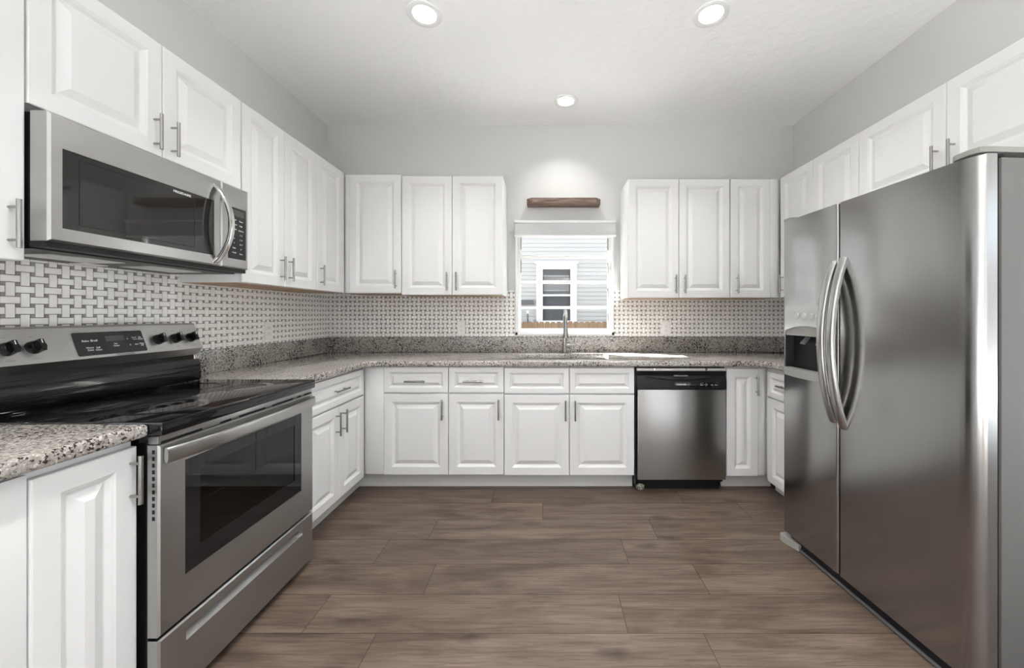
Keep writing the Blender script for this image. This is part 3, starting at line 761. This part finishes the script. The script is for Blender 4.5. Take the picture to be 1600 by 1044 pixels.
# frame of the sloping panel face: point(x, s) with s along the slope from its lower edge
p0 = Vector((0, D - .174, 1.074)); p1 = Vector((0, D - .132, 1.190)); up_ = (p1 - p0).normalized(); nn = Vector((1, 0, 0)).cross(up_).normalized()
tilt = math.atan2(p1.y - p0.y, p1.z - p0.z)
def on_panel(x, s, off): q = p0 + up_ * s + nn * off; return (x, q.y, q.z)
holder_rot = (-tilt, 0, 0)
def panel_piece(name, mb, m, parent, x, s, off=0.0):
    o = obj(name, mb, m, parent); o.location = on_panel(x, s, off); o.rotation_euler = holder_rot; return o
dsp = panel_piece('display_panel', MB().prism(rrect(-.118, .118, -.046, .046, .006), -.002, .001, 'y'), M['ctrl'], pan, .370, .056)
obj('clock_display', MB().box(-.020, .045, -.0026, -.0019, .006, .028), M['display'], dsp)
tr = (PI / 2, 0, 0)
for s_, x, z, sz in (('Bake', -.085, .012, .0115), ('Broil', -.058, .012, .0115), ('Warm\nZone', -.078, -.020, .009), ('Self\nClean', -.052, -.021, .009),
                     ('Set\nTimer', .010, -.010, .009), ('^', .056, .010, .015), ('v', .060, -.014, .014), ('Cook\nTime', .082, .012, .008), ('Set\nClock', .104, .012, .008), ('Start', .084, -.014, .007), ('Clear\nOff', .104, -.016, .008)):
    text('button_print', s_, sz, M['ink'], dsp, (x, -.0022, z), tr)
lg = text('brand_lettering', 'FRIGIDAIRE', .0105, M['inkgrey'], pan, on_panel(.405, .0028 + .002, .0004), (PI / 2 - tilt, 0, 0), xs=1.25)
for x in (.078, .142, .547, .624, .699):
    k = MB(); k.lathe((0, 0, 0), [(.0, .0)] , 1) if False else None
    k.cyl((0, -.010, 0), .0215, .010, 'y', 28, .0225)
    k.cyl((0, -.022, 0), .0190, .012, 'y', 28, .0215)
    k.prism(rrect(-.0065, .0065, -.021, .021, .004), -.034, -.020, 'y')
    kn_ = panel_piece('knob', k, M['black'], pan, x, .056)
    obj('knob_marker', MB().box(-.001, .001, -.0348, -.0338, .006, .019), M['ink'], kn_)
    mk = MB(); mk.box(-.012, .012, -.0008, 0, -.0402, -.0392); mk.box(-.006, .006, -.0008, 0, .0375, .0385)
    mk.box(-.005, .005, -.0008, 0, -.0340, -.0334)
    panel_piece('knob_print', mk, M['inkgrey'], pan, x, .056)

# ------------------------------------------------------------------ over-the-range microwave
mw = thing('microwave', 'stainless over-the-range microwave with dark glass door above the range', 'microwave', (-1.489, 1.121, 1.4425), PI / 2)
MWW, MH, MD = .752, .408, -1.489 - XL
obj('housing', MB().box(.004, MWW - .004, .058, MD - .010, .004, MH - .001, 0, .002), M['black'], mw)
md = MB()
MXD = .596
def rr_plate(mb, x0, x1, z0, z1, hx0, hx1, hz0, hz1, y0, y1, rc, bv=.006):
    frame_box(mb, x0, x1, z0, z1, hx0, hx1, hz0, hz1, y0, y1, bv)
rr_plate(md, 0, MXD, .018, MH, .032, .560, .062, .308, 0, .055, .01)
mdo = obj('door', md, M['steel'], mw)
obj('door_glass', MB().box(.032, .560, .003, .012, .062, .308), M['mwglass'], mdo)
gw = MB(); frame_box(gw, .075, .470, .080, .290, .0765, .4685, .0815, .2885, .0024, .0032, .0001)
obj('glass_print', gw, M['blackmatte'], mdo)
text('brand_lettering', 'FRIGIDAIRE', .0135, M['ink'], mdo, (.415, .0022, .292), (PI / 2, 0, 0), xs=1.1)
hp = []; N = 22
for i in range(N + 1):
    t = i / N; a = (2 * t - 1)
    hp.append((.568 + .018 * (1 - a * a), .004 - .060 * (1 - a * a) ** .8, .030 + .350 * t))
obj('handle', MB().sweep(hp, .0145, .0060, (1, 0, 0), 14, power=.6), M['chrome'], mdo)
mc = MB(); frame_box(mc, MXD + .002, MWW, .018, MH, .632, .738, .062, .308, 0, .055, .005)
mcf = obj('control_frame', mc, M['steel'], mw)
cpn = obj('control_panel', MB().box(.632, .738, .001, .012, .062, .308), M['ctrl'], mw)
obj('clock_display', MB().box(.645, .726, .0004, .0012, .268, .298), M['display'], cpn)
rows = [('Power', 'Timer'), ('Popcorn', 'Melt'), ('Reheat', 'Defrost'), ('1', '2  3'), ('4', '5  6'), ('7', '8  9'), ('Stop', '0'), ('Cook', 'Start')]
for i, (a, b) in enumerate(rows):
    z = .250 - i * .0225
    text('button_print', a, .0095, M['ink'], cpn, (.668, .0003, z), (PI / 2, 0, 0)); text('button_print', b, .0095, M['ink'], cpn, (.708, .0003, z - .003), (PI / 2, 0, 0))
vb = MB(); vb.box(.002, MWW - .002, .012, .060, .0, .018); vb.box(.01, MWW - .01, .06, MD - .012, -.004, .006)
obj('bottom_vent', vb, M['blackmatte'], mw)
fl_ = MB()
for x in (.10, .42): fl_.box(x, x + .22, .13, .27, -.0075, -.003, 0, .001)
obj('grease_filter', fl_, M['sinksteel'], mw)
obj('task_lamp_cover', MB().box(.33, .41, .30, .36, -.0075, -.003, 0, .001), M['plastic'], mw)

# ------------------------------------------------------------------ dishwasher
dx0, dx1, dy = .637, 1.250, 2.598
dws = thing('dishwasher', 'stainless steel dishwasher with black control panel between the white base cabinets', 'dishwasher', (dx0, dy, 0), 0)
DWW = dx1 - dx0
obj('tub', MB().box(.004, DWW - .002, .05, .60, .055, .862), M['blackmatte'], dws)
obj('door_panel', MB().box(0, DWW, 0, .05, .088, .716, 0, .006), M['steel'], dws)
cb_ = MB()
cb_.prism([(0, .718), (-.004, .722), (-.004, .770), (.002, .790), (.012, .812), (.006, .826), (.0, .843), (.05, .843), (.05, .718)], -.004, DWW + .002, 'x')
dc = obj('control_panel', cb_, M['blackmatte'], dws)
gp = MB()
pth = [(.06 + (DWW - .12) * i / 16, -.004, .806 - .024 * math.sin(PI * i / 16) ** 1.0) for i in range(17)]
gp.sweep(pth, .0028, .004, (0, 0, 1), 8)
obj('grip_lip', gp, M['black'], dc)
obj('latch', MB().box(.252, .348, -.004, .012, .806, .816, 0, .003), M['darkgrey'], dc)
obj('logo_plate', MB().box(.255, .560, -.0055, -.003, .728, .768, 0, .001), M['blackgloss'], dc)
text('brand_lettering', 'FRIGIDAIRE', .0155, M['ink'], dc, (.300, -.0060, .7525), (PI / 2, 0, 0), xs=.85)
for x, s_ in ((.442, 'Wash'), (.514, 'Dry'), (.541, 'Start')):
    text('button_print', s_, .0095, M['ink'], dc, (x, -.0060, .7500), (PI / 2, 0, 0))
bt = MB()
for x, z in ((.436, .762), (.448, .762), (.473, .760), (.473, .752), (.473, .744), (.465, .752), (.481, .752)): bt.box(x - .003, x + .003, -.0062, -.005, z - .0018, z + .0018)
obj('indicator_mark', bt, M['midgrey'], dc)
obj('top_strip', MB().box(-.004, DWW, .004, .06, .8455, .862, 0, .001), M['lightgrey'], dws)
br = MB()
for x in (.11, .47): br.box(x, x + .014, .0, .01, .848, .864)
obj('mounting_tab', br, M['nickel'], dws)
tk = MB(); tk.box(.0, DWW - .03, .062, .075, .0, .10); tk.box(-.0105, -.006, .02, .55, .03, .866); tk.box(.0, .006, .05, .08, 0, .09)
obj('toe_panel', tk, M['blackmatte'], dws)
random.seed(3)
bm = bmesh.new(); bmesh.ops.create_icosphere(bm, subdivisions=3, radius=.024)
for v in bm.verts: v.co *= 1 + random.uniform(-.16, .16)
fz = MB(); fz.add([(v.co.x * 1.2 + .027, v.co.y * .6 + .040, v.co.z * .9 + .024) for v in bm.verts], [[v.index for v in f_.verts] for f_ in bm.faces]); bm.free()
obj('insulation_scrap', fz, M['fuzz'], dws)

# ------------------------------------------------------------------ refrigerator (local x towards the camera, -Y out)
TH = math.atan2(-.9979, .0645)
rf = thing('refrigerator', 'large stainless side-by-side refrigerator with ice and water dispenser', 'refrigerator', (1.3045, 2.057, 0), TH)
FW, SG = .890, .3585
FT = 1.744; FB = .058
obj('cabinet_body', MB().box(.004, FW - .004, .072, .715, .030, 1.735, 0, .004), M['fridgegrey'], rf)
obj('door_gasket', MB().box(.012, FW - .012, .050, .074, FB + .01, FT - .01), M['blackmatte'], rf)
def plan(x0, x1, ra=.010, rb=.010, th=.052, curve_end=False):
    pts = []
    pts += arc((x0 + ra, ra), ra, 180, 270, 5)
    if curve_end:
        for i in range(0, 9):
            t = i / 8; pts.append((x1 - .062 + .056 * t, .016 * t ** 1.8))
        pts.append((x1 - .001, .020))
    else: pts += arc((x1 - rb, rb), rb, 270, 360, 5)
    pts += [(x1, th), (x0, th)]
    return pts
# freezer door with dispenser opening
q0, q1, qz0, qz1 = .016, .302, .912, 1.282
fd = MB(); pl = plan(0, SG - .003)
fd.prism(pl, FB, qz0); fd.prism(pl, qz1, FT)
fd.prism(arc((.010, .010), .010, 180, 270, 5) + [(q0, 0), (q0, .052), (0, .052)], qz0, qz1)
fd.prism([(q1, 0)] + arc((SG - .013, .010), .010, 270, 360, 5) + [(SG - .003, .052), (q1, .052)], qz0, qz1)
fz_d = obj('freezer_door', fd, M['steel_fridge'], rf)
rd = MB().prism(plan(SG + .003, FW, curve_end=True), FB, FT)
fr_d = obj('fridge_door', rd, M['steel_fridge'], rf)
# dispenser
ds = MB()
xm = (q0 + q1) / 2
arch = [(q0 + (q1 - q0) * i / 16, 1.150 + .030 * (1 - (2 * i / 16 - 1) ** 2)) for i in range(17)]
ds.prism([(q0, qz1)] + arch + [(q1, qz1)], -.003, .03, 'y')
dp = obj('dispenser_fascia', ds, M['silver'], fz_d)
for x in (.105, .155, .205, .245):
    obj('dispenser_button', MB().cyl((x, -.0065, 1.232 - (x - .1) * .04), .014, .005, 'y', 20, .017), M['lightgrey'], dp)
rc = MB()
rc.add([(q0, 0, .95), (q1, 0, .95), (q1, .10, .95), (q0, .10, .95), (q0, 0, 1.185), (q1, 0, 1.185), (q1, .06, 1.185), (q0, .06, 1.185)],
       [(0, 1, 2, 3), (3, 2, 6, 7), (0, 3, 7, 4), (1, 2, 6, 5)])
obj('dispenser_recess', rc, M['darkgrey'], fz_d)
vz = MB(); arch2 = [(q0 + (q1 - q0) * i / 16, 1.1495 + .030 * (1 - (2 * i / 16 - 1) ** 2)) for i in range(17)]
vz.prism([(q0 + .001, 1.128)] + arch2 + [(q1 - .001, 1.128)], .004, .05, 'y')
obj('dispenser_visor', vz, M['footgrey'], fz_d)
for x in (.125, .225):
    pm = MB(); pm.sweep([(x, .055, 1.140), (x, .040, 1.118), (x, .018, 1.094), (x, .012, 1.086)], [.010, .014, .019, .018], .004, (1, 0, 0), 10, power=.6)
    obj('dispenser_paddle', pm, M['darkgrey'], fz_d)
ty = MB(); lip = [(q0 - .004 + (q1 - q0 + .008) * i / 16, -.004 - .022 * (1 - (2 * i / 16 - 1) ** 2)) for i in range(17)]
ty.prism([(q0 - .004, .03)] + lip + [(q1 + .004, .03)], .914, .955)
obj('drip_tray', ty, M['midgrey'], fz_d)
def fr_handle(x, z0, z1, par):
    hp = []; N = 28
    for i in range(N + 1):
        a = 2 * i / N - 1; hp.append((x, .006 - .066 * (1 - a * a) ** .9, z0 + (z1 - z0) * i / N))
    obj('handle', MB().sweep(hp, .0200, .0130, (1, 0, 0), 18, power=.7), M['handle_steel'], par)
fr_handle(SG - .028, .745, 1.480, fz_d)
fr_handle(SG + .026, .730, 1.490, fr_d)
gr = MB(); gr.box(.03, FW - .01, .020, .07, .012, .052, 0, .003)
obj('base_grille', gr, M['blackmatte'], rf)
obj('grille_trim', MB().box(.05, FW - .005, .010, .022, .004, .014, 0, .003), M['darkgrey'], rf)
obj('foot_cover', MB().prism([(-.012, .035), (-.012, -.006), (-.002, -.018), (.03, -.018), (.105, .006), (.105, .035)], .002, .036), M['footgrey'], rf)
hc = MB(); hc.prism([(FW - .085, .006), (FW - .07, -.004), (FW - .03, -.008), (FW - .004, -.002), (FW + .002, .03), (FW + .002, .26), (FW - .05, .27), (FW - .085, .10)], FT + .004, FT + .021)
obj('hinge_cover', hc, M['hinge'], rf)
hc = MB(); hc.prism([(.0, .002), (.05, .0), (.06, .03), (.05, .15), (.0, .15)], FT + .002, FT + .014)
obj('hinge_cover', hc, M['hinge'], rf)
obj('hinge_bracket', MB().box(FW - .05, FW - .012, .02, .09, FT - .004, FT + .006), M['blackmatte'], rf)

# ------------------------------------------------------------------ outside the window
struct('ground', MB().box(-30, 30, YB + .12, 30, -.75, -.6), M['grass'])
struct('ground_rear_bounce', MB().box(-30, 30, -30, YB + .11, -.25, -.1), M['ground'])  # added unseen reflector, throws sunlight up to the ceiling
struct('wall_light_block', MB().box(-14, 14, -4.9, -4.6, -.1, 2.4), M['light_block'])  # added out of view to limit light reaching the back cabinets
HY = 7.6; sc_ = F_PX / HY
def wx(u): return (u - CX) / sc_
def wz(v): return 1.24 - (v - CY) / sc_
ho = thing('neighbour_house', 'white clapboard house with one window seen across the yard through the kitchen window', 'house', (0.2, HY, -.6))
sd = MB(); z = -.6; lap = .082
hw = (wx(848), wx(891), wz(501), wz(419))
while z < 3.9:
    prof = [(HY - .014, z), (HY - .004, z + lap), (HY + .05, z + lap), (HY + .05, z)]
    segs = [(-5.5, 6.0)] if (z + lap < hw[2] or z > hw[3]) else [(-5.5, hw[0]), (hw[1], 6.0)]
    for a, b in segs: sd.prism([(p[0] - HY, p[1] + .6) for p in prof], a - .2, b - .2, 'x')
    z += lap
obj('siding', sd, M['siding'], ho, 0)
hm = MB(); frame_box(hm, wx(838) - .2, wx(901) - .2, wz(506) + .6, wz(413) + .6, hw[0] - .2, hw[1] - .2, hw[2] + .6, hw[3] + .6, -.045, .05, .004)
hm.box(wx(836) - .2, wx(903) - .2, -.07, .0, wz(413) + .6, wz(409) + .6)
hwf = obj('window_frame', hm, M['white'], ho)
hs = MB(); hs.box(hw[0] - .2, hw[1] - .2, -.02, .03, wz(463) + .6, wz(460) + .6)
hs.box(hw[0] - .2, hw[1] - .2, -.02, .03, wz(421) + .6, wz(419) + .6)
obj('meeting_rail', hs, M['white'], hwf)
obj('upper_pane', MB().box(hw[0] - .2, hw[1] - .2, .02, .025, wz(460) + .6, wz(421) + .6), M['neighbour_glass'], hwf)
bl = MB(); n_ = 9
for i in range(n_):
    zz = wz(455 - 24 * i / n_) + .6; bl.box(hw[0] - .18, hw[1] - .22, .010, .014, zz, zz + .045)
obj('blind', bl, M['blind'], hwf)
obj('lower_screen', MB().box(hw[0] - .2, hw[1] - .2, .012, .018, hw[2] + .6, wz(463) + .6), M['neighbour_screen'], hwf)
rfm = MB(); rfm.prism([(-.45, 4.45), (2.6, 5.6), (2.6, 5.7), (-.45, 4.53)], -6.1, 6.2, 'x')
obj('roof', rfm, M['roof'], ho)
obj('foundation', MB().box(-5.7, 5.8, .02, .12, 0, .02), M['siding'], ho)
vt = MB(); vt.box(wx(813.5) - .2, wx(834.5) - .2, -.06, -.012, wz(476) + .6, wz(469) + .6)
obj('vent_box', vt, M['darkgrey'], ho)

pp = thing('vent_pipe', 'thin grey pipe with white cap standing before the clapboard house', 'pipe', (wx(825), HY - .12, -.6))
obj('pipe_post', MB().cyl((0, 0, 0), .017, wz(490) + .6, 'z', 12), M['darkgrey'], pp)
obj('pipe_cap', MB().cyl((0, 0, wz(490) + .6), .022, .06, 'z', 12), M['white'], pp)
mbx = MB().box(wx(828) - .2, wx(834) - .2, -.16, -.02, 0, wz(499) + .6, 0, .01)
obj('meter_box', mbx, M['lightgrey'], ho)
# cedar fence, each picket a part
fe = thing('fence', 'tan cedar picket fence with dog-ear tops between the two houses', 'fence', (0, 6.05, -.6))
fs_ = F_PX / 6.05
rng = random.Random(8)
x = -1.4
while x < 2.2:
    wv_ = .092; top = 1.24 - (502.5 - CY) / fs_ + .6 + rng.uniform(-.006, .006)
    pk = MB().prism([(x, 0), (x + wv_ - .004, 0), (x + wv_ - .004, top - .025), (x + wv_ - .024, top), (x + .020, top), (x, top - .025)], -.009, .009, 'y')
    obj('picket', pk, M['cedar'], fe); x += wv_
rl = MB(); rl.box(-1.5, 2.3, .009, .045, .35, .44); rl.box(-1.5, 2.3, .009, .045, 1.25, 1.34)
obj('rail', rl, M['cedar'], fe)
